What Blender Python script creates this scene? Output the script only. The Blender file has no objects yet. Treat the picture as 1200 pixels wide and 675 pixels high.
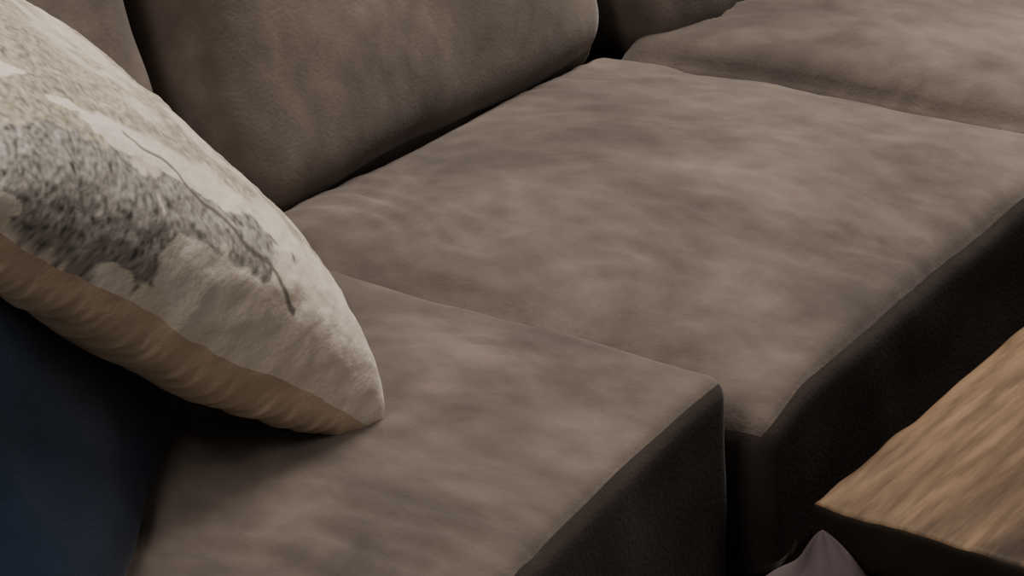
import bpy, bmesh, math, random
import numpy as np
from mathutils import Vector, noise, Matrix
random.seed(3)
S=bpy.context.scene
CAM=Vector((-1.469,-.917,1.357)); E=.425; AZ=.67; RO=-.06; F=2801.
f=Vector((math.cos(E)*math.cos(AZ),math.cos(E)*math.sin(AZ),-math.sin(E)))
r0=Vector((math.sin(AZ),-math.cos(AZ),0)); u0=r0.cross(f)
r=math.cos(RO)*r0+math.sin(RO)*u0; u=-math.sin(RO)*r0+math.cos(RO)*u0
cd=bpy.data.cameras.new("camera"); co=bpy.data.objects.new("camera",cd); S.collection.objects.link(co)
m=Matrix((r,u,-f)).transposed().to_4x4(); m.translation=CAM; co.matrix_world=m
cd.lens=36*F/1200; cd.sensor_width=36; cd.clip_start=.01
S.camera=co
def mat(name,rgb,rough=.9,var=None,scale=6,bump=.0,bscale=300,sheen=0,fine=0,stretch=None,nr=.55,pos=(.36,.64)):
    M=bpy.data.materials.new(name);M.use_nodes=True;N=M.node_tree.nodes;L=M.node_tree.links
    b=N["Principled BSDF"];b.inputs["Roughness"].default_value=rough
    b.inputs["Specular IOR Level"].default_value=.2
    if sheen: b.inputs["Sheen Weight"].default_value=sheen; b.inputs["Sheen Roughness"].default_value=.4
    tc=N.new("ShaderNodeTexCoord")
    src=tc.outputs["Object"]
    if stretch:
        mp=N.new("ShaderNodeMapping");mp.inputs["Scale"].default_value=stretch;L.new(src,mp.inputs["Vector"]);src=mp.outputs["Vector"]
    if var:
        n=N.new("ShaderNodeTexNoise");n.inputs["Scale"].default_value=scale;n.inputs["Detail"].default_value=8;n.inputs["Roughness"].default_value=nr;n.inputs["Distortion"].default_value=.5
        cr=N.new("ShaderNodeValToRGB");cr.color_ramp.elements[0].position=pos[0];cr.color_ramp.elements[1].position=pos[1]
        cr.color_ramp.elements[0].color=(*var,1);cr.color_ramp.elements[1].color=(*rgb,1)
        L.new(src,n.inputs["Vector"]);L.new(n.outputs["Fac"],cr.inputs["Fac"])
        o=cr.outputs["Color"]
        if fine:
            n3=N.new("ShaderNodeTexNoise");n3.inputs["Scale"].default_value=scale*7;n3.inputs["Detail"].default_value=5
            L.new(src,n3.inputs["Vector"])
            mr=N.new("ShaderNodeMapRange");mr.inputs["From Min"].default_value=.3;mr.inputs["From Max"].default_value=.7
            mr.inputs["To Min"].default_value=1-fine;mr.inputs["To Max"].default_value=1+fine
            L.new(n3.outputs["Fac"],mr.inputs["Value"])
            vm=N.new("ShaderNodeVectorMath");vm.operation="SCALE";L.new(o,vm.inputs[0]);L.new(mr.outputs[0],vm.inputs["Scale"]);o=vm.outputs[0]
        L.new(o,b.inputs["Base Color"])
    else: b.inputs["Base Color"].default_value=(*rgb,1)
    if bump:
        n2=N.new("ShaderNodeTexNoise");n2.inputs["Scale"].default_value=bscale;n2.inputs["Detail"].default_value=3
        bp=N.new("ShaderNodeBump");bp.inputs["Strength"].default_value=bump;bp.inputs["Distance"].default_value=.002
        L.new(tc.outputs["Object"],n2.inputs["Vector"]);L.new(n2.outputs["Fac"],bp.inputs["Height"]);L.new(bp.outputs["Normal"],b.inputs["Normal"])
    return M
fab=mat("sofa_microfiber",(.180,.151,.130),.9,(.088,.073,.067),4.2,.3,250,.3,.16,(1.3,.8,1),.6)
shade_fab=mat("sofa_fabric_shaded",(.056,.046,.043),.95,(.04,.033,.031),5,.3,250,.1,.1)  # darker sofa fabric: shade of fronts, sides and base put into the colour
def link(me,name,M,parent=None,smooth=True):
    o=bpy.data.objects.new(name,me);S.collection.objects.link(o);me.materials.append(M)
    if smooth:
        for p in me.polygons:p.use_smooth=True
    if parent:o.parent=parent
    return o
def sm(x,a,b):
    t=max(0,min(1,(x-a)/(b-a)));return t*t*(3-2*t)
def soft_box(name,lo,hi,rad,M,parent=None,crown=(0,0,0),n=(60,60,14),amp=.004,seed=0,wr=.0,tilt=0,piv=None,post=None,front=None,sides=True):
    lo=Vector(lo);hi=Vector(hi);c=(lo+hi)/2;h=(hi-lo)/2
    bm=bmesh.new();vd={}
    def V(i,j,k):
        key=(i,j,k)
        if key not in vd:
            vd[key]=bm.verts.new(((2*i/n[0]-1)*h.x,(2*j/n[1]-1)*h.y,(2*k/n[2]-1)*h.z))
        return vd[key]
    for i in range(n[0]):
        for j in range(n[1]):
            bm.faces.new((V(i,j,n[2]),V(i+1,j,n[2]),V(i+1,j+1,n[2]),V(i,j+1,n[2])))
            bm.faces.new((V(i,j,0),V(i,j+1,0),V(i+1,j+1,0),V(i+1,j,0)))
    for i in range(n[0]):
        for k in range(n[2]):
            q=bm.faces.new((V(i,0,k),V(i+1,0,k),V(i+1,0,k+1),V(i,0,k+1)))
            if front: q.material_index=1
            bm.faces.new((V(i,n[1],k),V(i,n[1],k+1),V(i+1,n[1],k+1),V(i+1,n[1],k)))
    for j in range(n[1]):
        for k in range(n[2]):
            q1=bm.faces.new((V(0,j,k),V(0,j,k+1),V(0,j+1,k+1),V(0,j+1,k)))
            q2=bm.faces.new((V(n[0],j,k),V(n[0],j+1,k),V(n[0],j+1,k+1),V(n[0],j,k+1)))
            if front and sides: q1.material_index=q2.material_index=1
    for v in bm.verts:
        p=v.co.copy();q=Vector([max(-(h[a]-rad),min(h[a]-rad,p[a])) for a in range(3)])
        d=p-q
        if d.length>1e-9: p=q+d.normalized()*rad
        fx,fy,fz=[max(0,1-(v.co[a]/h[a])**2) for a in range(3)]
        sg=[v.co[a]/h[a] for a in range(3)]
        p.x+=crown[0]*sg[0]*fy**.6*fz**.6
        p.y+=crown[1]*sg[1]*fx**.6*fz**.6
        p.z+=crown[2]*sg[2]*fx**.6*fy**.6
        w=p+c
        nn=noise.noise_vector(w*5+Vector((seed,seed*2,0)))*amp*1.6+noise.noise_vector(w*14+Vector((seed,0,5)))*amp*.5
        w+=nn
        if wr:
            a=noise.noise(Vector((w.x*45+noise.noise(w*6)*5+seed,w.y*9,w.z*9)))
            msk=max(0,noise.noise(w*4+Vector((seed+9,3,1)))+.15)*(.25+.75*min(1,3*fx)*min(1,3*fy))
            w.z+=wr*a*msk*(1 if sg[2]>0 else 0)
        if tilt:
            pv=Vector(piv);d=w-pv;ct,st=math.cos(tilt),math.sin(tilt)
            w=pv+Vector((d.x,d.y*ct+d.z*st,-d.y*st+d.z*ct))
        if post:w=post(w)
        v.co=w
    bm.normal_update()
    me=bpy.data.meshes.new(name);bm.to_mesh(me);bm.free()
    o=link(me,name,M,parent)
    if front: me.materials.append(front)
    return o
def empty(n,loc=(0,0,0)):
    o=bpy.data.objects.new(n,None);S.collection.objects.link(o);o.location=loc;return o
sofa=empty("sectional_sofa")
W=.69;D=.612
def skn(w): w.y-=.115*max(0,min(-w.x,.4))*(1-sm(w.y,.0,.5));return w
def skm(w):
    w.y+=.035*max(0,w.x)*(1-sm(w.y,.0,.5))
    if w.z>.3: w.z-=.026*(1-sm(w.x,.0,.10))
    return w
soft_box("seat_cushion_middle",(.012,-.0,.27),(W-.004,D+.03,.450),.026,fab,sofa,(.0,.0,.034),(130,110,24),.004,1,.018,front=shade_fab,post=skm)
soft_box("seat_cushion_near",(-.76,.03,.27),(.006,D+.03,.479),.018,fab,sofa,(.0,.006,.016),(130,110,24),.004,2,.018,front=shade_fab,post=skn)
soft_box("seat_cushion_far",(W+.004,-.02,.27),(W+.68,D+.03,.462),.045,fab,sofa,(.0,.006,.04),(100,100,24),.004,3,.012,front=shade_fab,sides=False)
for nm,a,b,yy,sd in (("near",-.76,.055,D+.02,5),("middle",.06,W+.03,D,6),("far",W+.035,W+.68,D-.08,7)):
    soft_box("back_cushion_"+nm,(a+.004,yy,.44),(b-.004,yy+.2,.95),.07,fab,sofa,(.004,.03,.02),(60,20,50),.006,sd,.0,.28,(0,yy,.45))
soft_box("base",(-.76,.04,.06),(W+.68,D+.3,.275),.02,shade_fab,sofa,(0,0,0),(60,30,8),.001,8)
soft_box("back_frame",(-.76,D+.2,.06),(W+.68,D+.42,.80),.04,fab,sofa,(0,0,0),(60,12,30),.002,9)
soft_box("arm_near",(-1.0,-.03,.06),(-.765,D+.42,.60),.05,fab,sofa,(0,0,.01),(12,50,30),.002,10)
soft_box("arm_far",(W+.685,-.0,.06),(W+.9,D+.42,.62),.05,fab,sofa,(0,0,.01),(12,50,30),.002,11)
foot=mat("dark_foot",(.02,.015,.012),.5)
for k,(x,y) in enumerate([(-.9,.08),(W+.8,.08),(-.9,.9),(W+.8,.9),(.1,.08)]):
    soft_box("foot_%d"%k,(x-.03,y-.03,0),(x+.03,y+.03,.065),.006,foot,sofa,(0,0,0),(4,4,4),0)
def unproj(px,py,z=None,depth=None):
    d=(f+r*((px-600)/F)+u*((337.5-py)/F))
    t=depth if depth else (z-CAM.z)/d.z
    return CAM+d*t
def blob(a,b,ca,cb,ra,rb,nz):
    d=math.sqrt(((a-ca)/ra)**2+((b-cb)/rb)**2)+nz
    return 1-sm(d,.9,1.04)
def printcol(a,b):
    n1=noise.noise(Vector((a*14,b*14,1)));n2=noise.noise(Vector((a*60,b*60,2)));n3=noise.noise(Vector((a*150,b*120,7)))
    nz=n1*.55+n2*.3
    c=Vector((.84,.77,.67))*(1+.05*n2)
    grey=Vector((.34,.325,.31))*(1+.6*n2+.8*n3)
    sp=Vector((.40,.36,.28))*(1+.6*n2+.8*n3)
    k=sm(b+n1*.03,.12,.17)*sm(a,.55,.68)*.9
    k=max(k,sm(b+n1*.05,.17,.23)*(.2+.6*sm(n1,-.15,.2)))
    c=c.lerp(sp,max(0,min(1,k)))
    g=max(blob(a,b,.74,.085,.20,.08,nz),blob(a,b,.50,.118,.15,.042,nz*1.1)*.95,blob(a,b,.645,.045,.09,.05,nz))
    c=c.lerp(grey,g)
    wv=max(blob(a,b,.635,.185,.07,.03,nz),blob(a,b,.54,.165,.1,.014,nz),blob(a,b,.505,.048,.07,.036,nz*.7),
           blob(a,b,.62,.012,.035,.016,nz),blob(a,b,.84,.025,.035,.02,nz),blob(a,b,.72,.21,.03,.012,nz),blob(a,b,.80,.26,.05,.02,nz))
    c=c.lerp(Vector((.87,.81,.73)),wv)
    if .32<a<.63:
        t=(.62-a)/.29;bb=.19+(.07-.19)*t+.005*math.sin(a*70)
        c=c.lerp(Vector((.13,.12,.115)),(1-sm(abs(b-bb),.002,.006))*.85)
    return c
def pillow(name,C0,A,B,T,M,n=160,ex=.42,pinch=.05,sink=None,seed=0,Tb=None,paint=False,tf=0,ua=1):
    Tb=Tb or T
    nn=B.cross(A).normalized()
    if nn.z<0:nn=-nn
    xs=np.sin(np.linspace(-1,1,2001)*math.pi/2)
    hh=.85*T*(np.maximum(0,1-xs**2))**ex
    arc=np.concatenate([[0],np.cumsum(np.hypot(np.diff(xs)*.26,np.diff(hh)))]);arc/=arc[-1]
    bm=bmesh.new();G=[[],[]];cl=[]
    for s in (0,1):
        for i in range(n+1):
            row=[]
            for j in range(n+1):
                a=-math.cos(math.pi*i/n)*.6+(2*i/n-1)*.4;b=-math.cos(math.pi*j/n)*.97+(2*j/n-1)*.03
                if s==1 and (i in(0,n) or j in(0,n)): row.append(G[0][i][j]);continue
                pa=a*(1-pinch*(1-b*b));pb=b*(1-pinch*(1-a*a))
                t=max(0,(1-a**2)*(1-b**2))**ex*(1-tf*b)
                P=C0+A*((pa+1)/2)+B*((pb+1)/2)+nn*(t*T if s==0 else -t*Tb)
                P+=noise.noise_vector(P*25+Vector((seed,0,0)))*.002+nn*noise.noise(P*9)*.006
                if paint:
                    if s==0: P+=nn*noise.noise(P*120)*.0006+noise.noise_vector(P*50)*.0016
                    else: P-=nn*noise.noise(Vector((a*26+b*5,b*3,4)))*.006*min(1,t*3)
                if sink is not None: P.z=max(P.z,sink)
                row.append(bm.verts.new(P))
                if paint: cl.append(printcol(float(np.interp(a,xs,arc))*ua,float(np.interp(b,xs,arc))) if s==0 else Vector((.5,.38,.26)))
            G[s].append(row)
    for s in (0,1):
        for i in range(n):
            for j in range(n):
                q=(G[s][i][j],G[s][i+1][j],G[s][i+1][j+1],G[s][i][j+1])
                fc=bm.faces.new(q if s else q[::-1]);fc.material_index=s if paint else 0
    me=bpy.data.meshes.new(name);bmesh.ops.recalc_face_normals(bm,faces=bm.faces);bm.to_mesh(me);bm.free()
    if paint:
        at=me.color_attributes.new("print","FLOAT_COLOR","POINT")
        for k,c in enumerate(cl): at.data[k].color=(max(0,c.x),max(0,c.y),max(0,c.z),1)
    return link(me,name,M)
pm=mat("pillow_print",(.7,.62,.5),.8,bump=.4,bscale=160,sheen=.2)
ca=pm.node_tree.nodes.new("ShaderNodeVertexColor");ca.layer_name="print"
pm.node_tree.links.new(ca.outputs["Color"],pm.node_tree.nodes["Principled BSDF"].inputs["Base Color"])
C0=unproj(443,508,.479);C1=unproj(-110,215,depth=1.47);C2=unproj(60,115,depth=2.13)
pl=pillow("throw_pillow",C0,(C1-C0)*.9,C2-C0,.095,pm,n=380,sink=.476,Tb=.068,ex=.29,pinch=.02,paint=True,tf=.18,ua=.92)
pl.data.materials.append(mat("pillow_back",(.68,.55,.41),.9,(.58,.46,.34),20,.3,200))
navy=mat("navy_fabric",(.013,.029,.062),.9,(.007,.016,.037),5,.3,300,.15)
p0=Vector((-.22,.42,.47));dr=Vector((-.176,-.125,0)).normalized();nrm=Vector((.58,-.81,0)).normalized()
pillow("throw_pillow.001",p0,dr*.5,(Vector((0,0,1))-nrm*.75).normalized()*.4,.06,navy,n=60,sink=.47)
# table
wood=mat("weathered_wood",(.205,.135,.080),.6,(.045,.029,.019),3.5,.6,40,0,.35,(.7,5,5),.62,(.33,.62))
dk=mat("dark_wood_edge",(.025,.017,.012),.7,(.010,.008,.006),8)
tb=empty("coffee_table")
tx,ty=-.053,-.078
def edge(w):
    k=sm(-w.x+tx,-.03,0)+sm(w.y-ty,-.03,0)
    return w+Vector((1,1,0))*noise.noise(w*22)*.004*k+Vector((0,0,1))*noise.noise(Vector((w.x*6,w.y*60,3)))*.0012
top=soft_box("table_top",(tx,ty-.6,.37),(tx+1.1,ty,.42),.006,wood,tb,(0,0,0),(200,140,8),.002,4,post=edge)
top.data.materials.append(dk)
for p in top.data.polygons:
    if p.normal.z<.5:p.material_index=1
for k,(x,y) in enumerate([(tx+.12,ty-.1),(tx+1,ty-.1),(tx+.12,ty-.5),(tx+1,ty-.5)]):
    soft_box("leg_%d"%k,(x-.04,y-.04,0),(x+.04,y+.04,.372),.005,dk,tb,(0,0,0),(4,4,10),.001)
# blanket heap
lav=mat("lavender_grey_cloth",(.12,.096,.105),.9,(.08,.064,.07),9)
bm=bmesh.new();nu,nv=90,60;rows=[]
cx,cy=-.08,-.11
for j in range(nv+1):
    t=(j/nv)**1.7
    row=[]
    for i in range(nu):
        th=2*math.pi*i/nu
        rr=min(.25*t**.88,.1+.04*t)
        fold=1+.25*abs(math.sin(th*2.5+t*3))
        P=Vector((cx+rr*fold*math.cos(th),cy+rr*fold*math.sin(th),.414*(1-t)))
        P+=noise.noise_vector(P*22)*.007*(1-t);P.y=min(P.y,-.01);P.x=min(P.x,-.063);P.z=max(0,P.z)
        row.append(bm.verts.new(P))
    rows.append(row)
for j in range(nv):
    for i in range(nu):
        bm.faces.new((rows[j][i],rows[j+1][i],rows[j+1][(i+1)%nu],rows[j][(i+1)%nu]))
me=bpy.data.meshes.new("throw_blanket");bmesh.ops.recalc_face_normals(bm,faces=bm.faces);bm.to_mesh(me);bm.free();link(me,"throw_blanket",lav)
flo=mat("floor_wood",(.12,.08,.05),.6,(.08,.05,.03),3)
def plane(name,pts,M):
    me=bpy.data.meshes.new(name);me.from_pydata(pts,[],[(0,1,2,3)]);return link(me,name,M,None,False)
plane("floor",[(-3,-3,0),(4,-3,0),(4,1.3,0),(-3,1.3,0)],flo)
wm=mat("wall_paint",(.5,.45,.4))
plane("wall_back",[(-3,1.3,0),(4,1.3,0),(4,1.3,2.5),(-3,1.3,2.5)],wm)
w=bpy.data.worlds.new("world");S.world=w;w.use_nodes=True;w.node_tree.nodes["Background"].inputs[0].default_value=(1,.92,.84,1);w.node_tree.nodes["Background"].inputs[1].default_value=.15
def area(n,e,s,loc,rot=(0,0,0)):
    l=bpy.data.lights.new(n,"AREA");l.energy=e;l.size=s;l.color=(1,.88,.77)
    lo=bpy.data.objects.new(n,l);S.collection.objects.link(lo);lo.location=loc;lo.rotation_euler=rot
area("ceiling_lamp",50,.9,(.95,.25,2.3))
area("pillow_fill",12,.4,(-1.4,.1,1.9),(0,-.7,0))  # added weak fill light to brighten the pillow's side, no fixture there
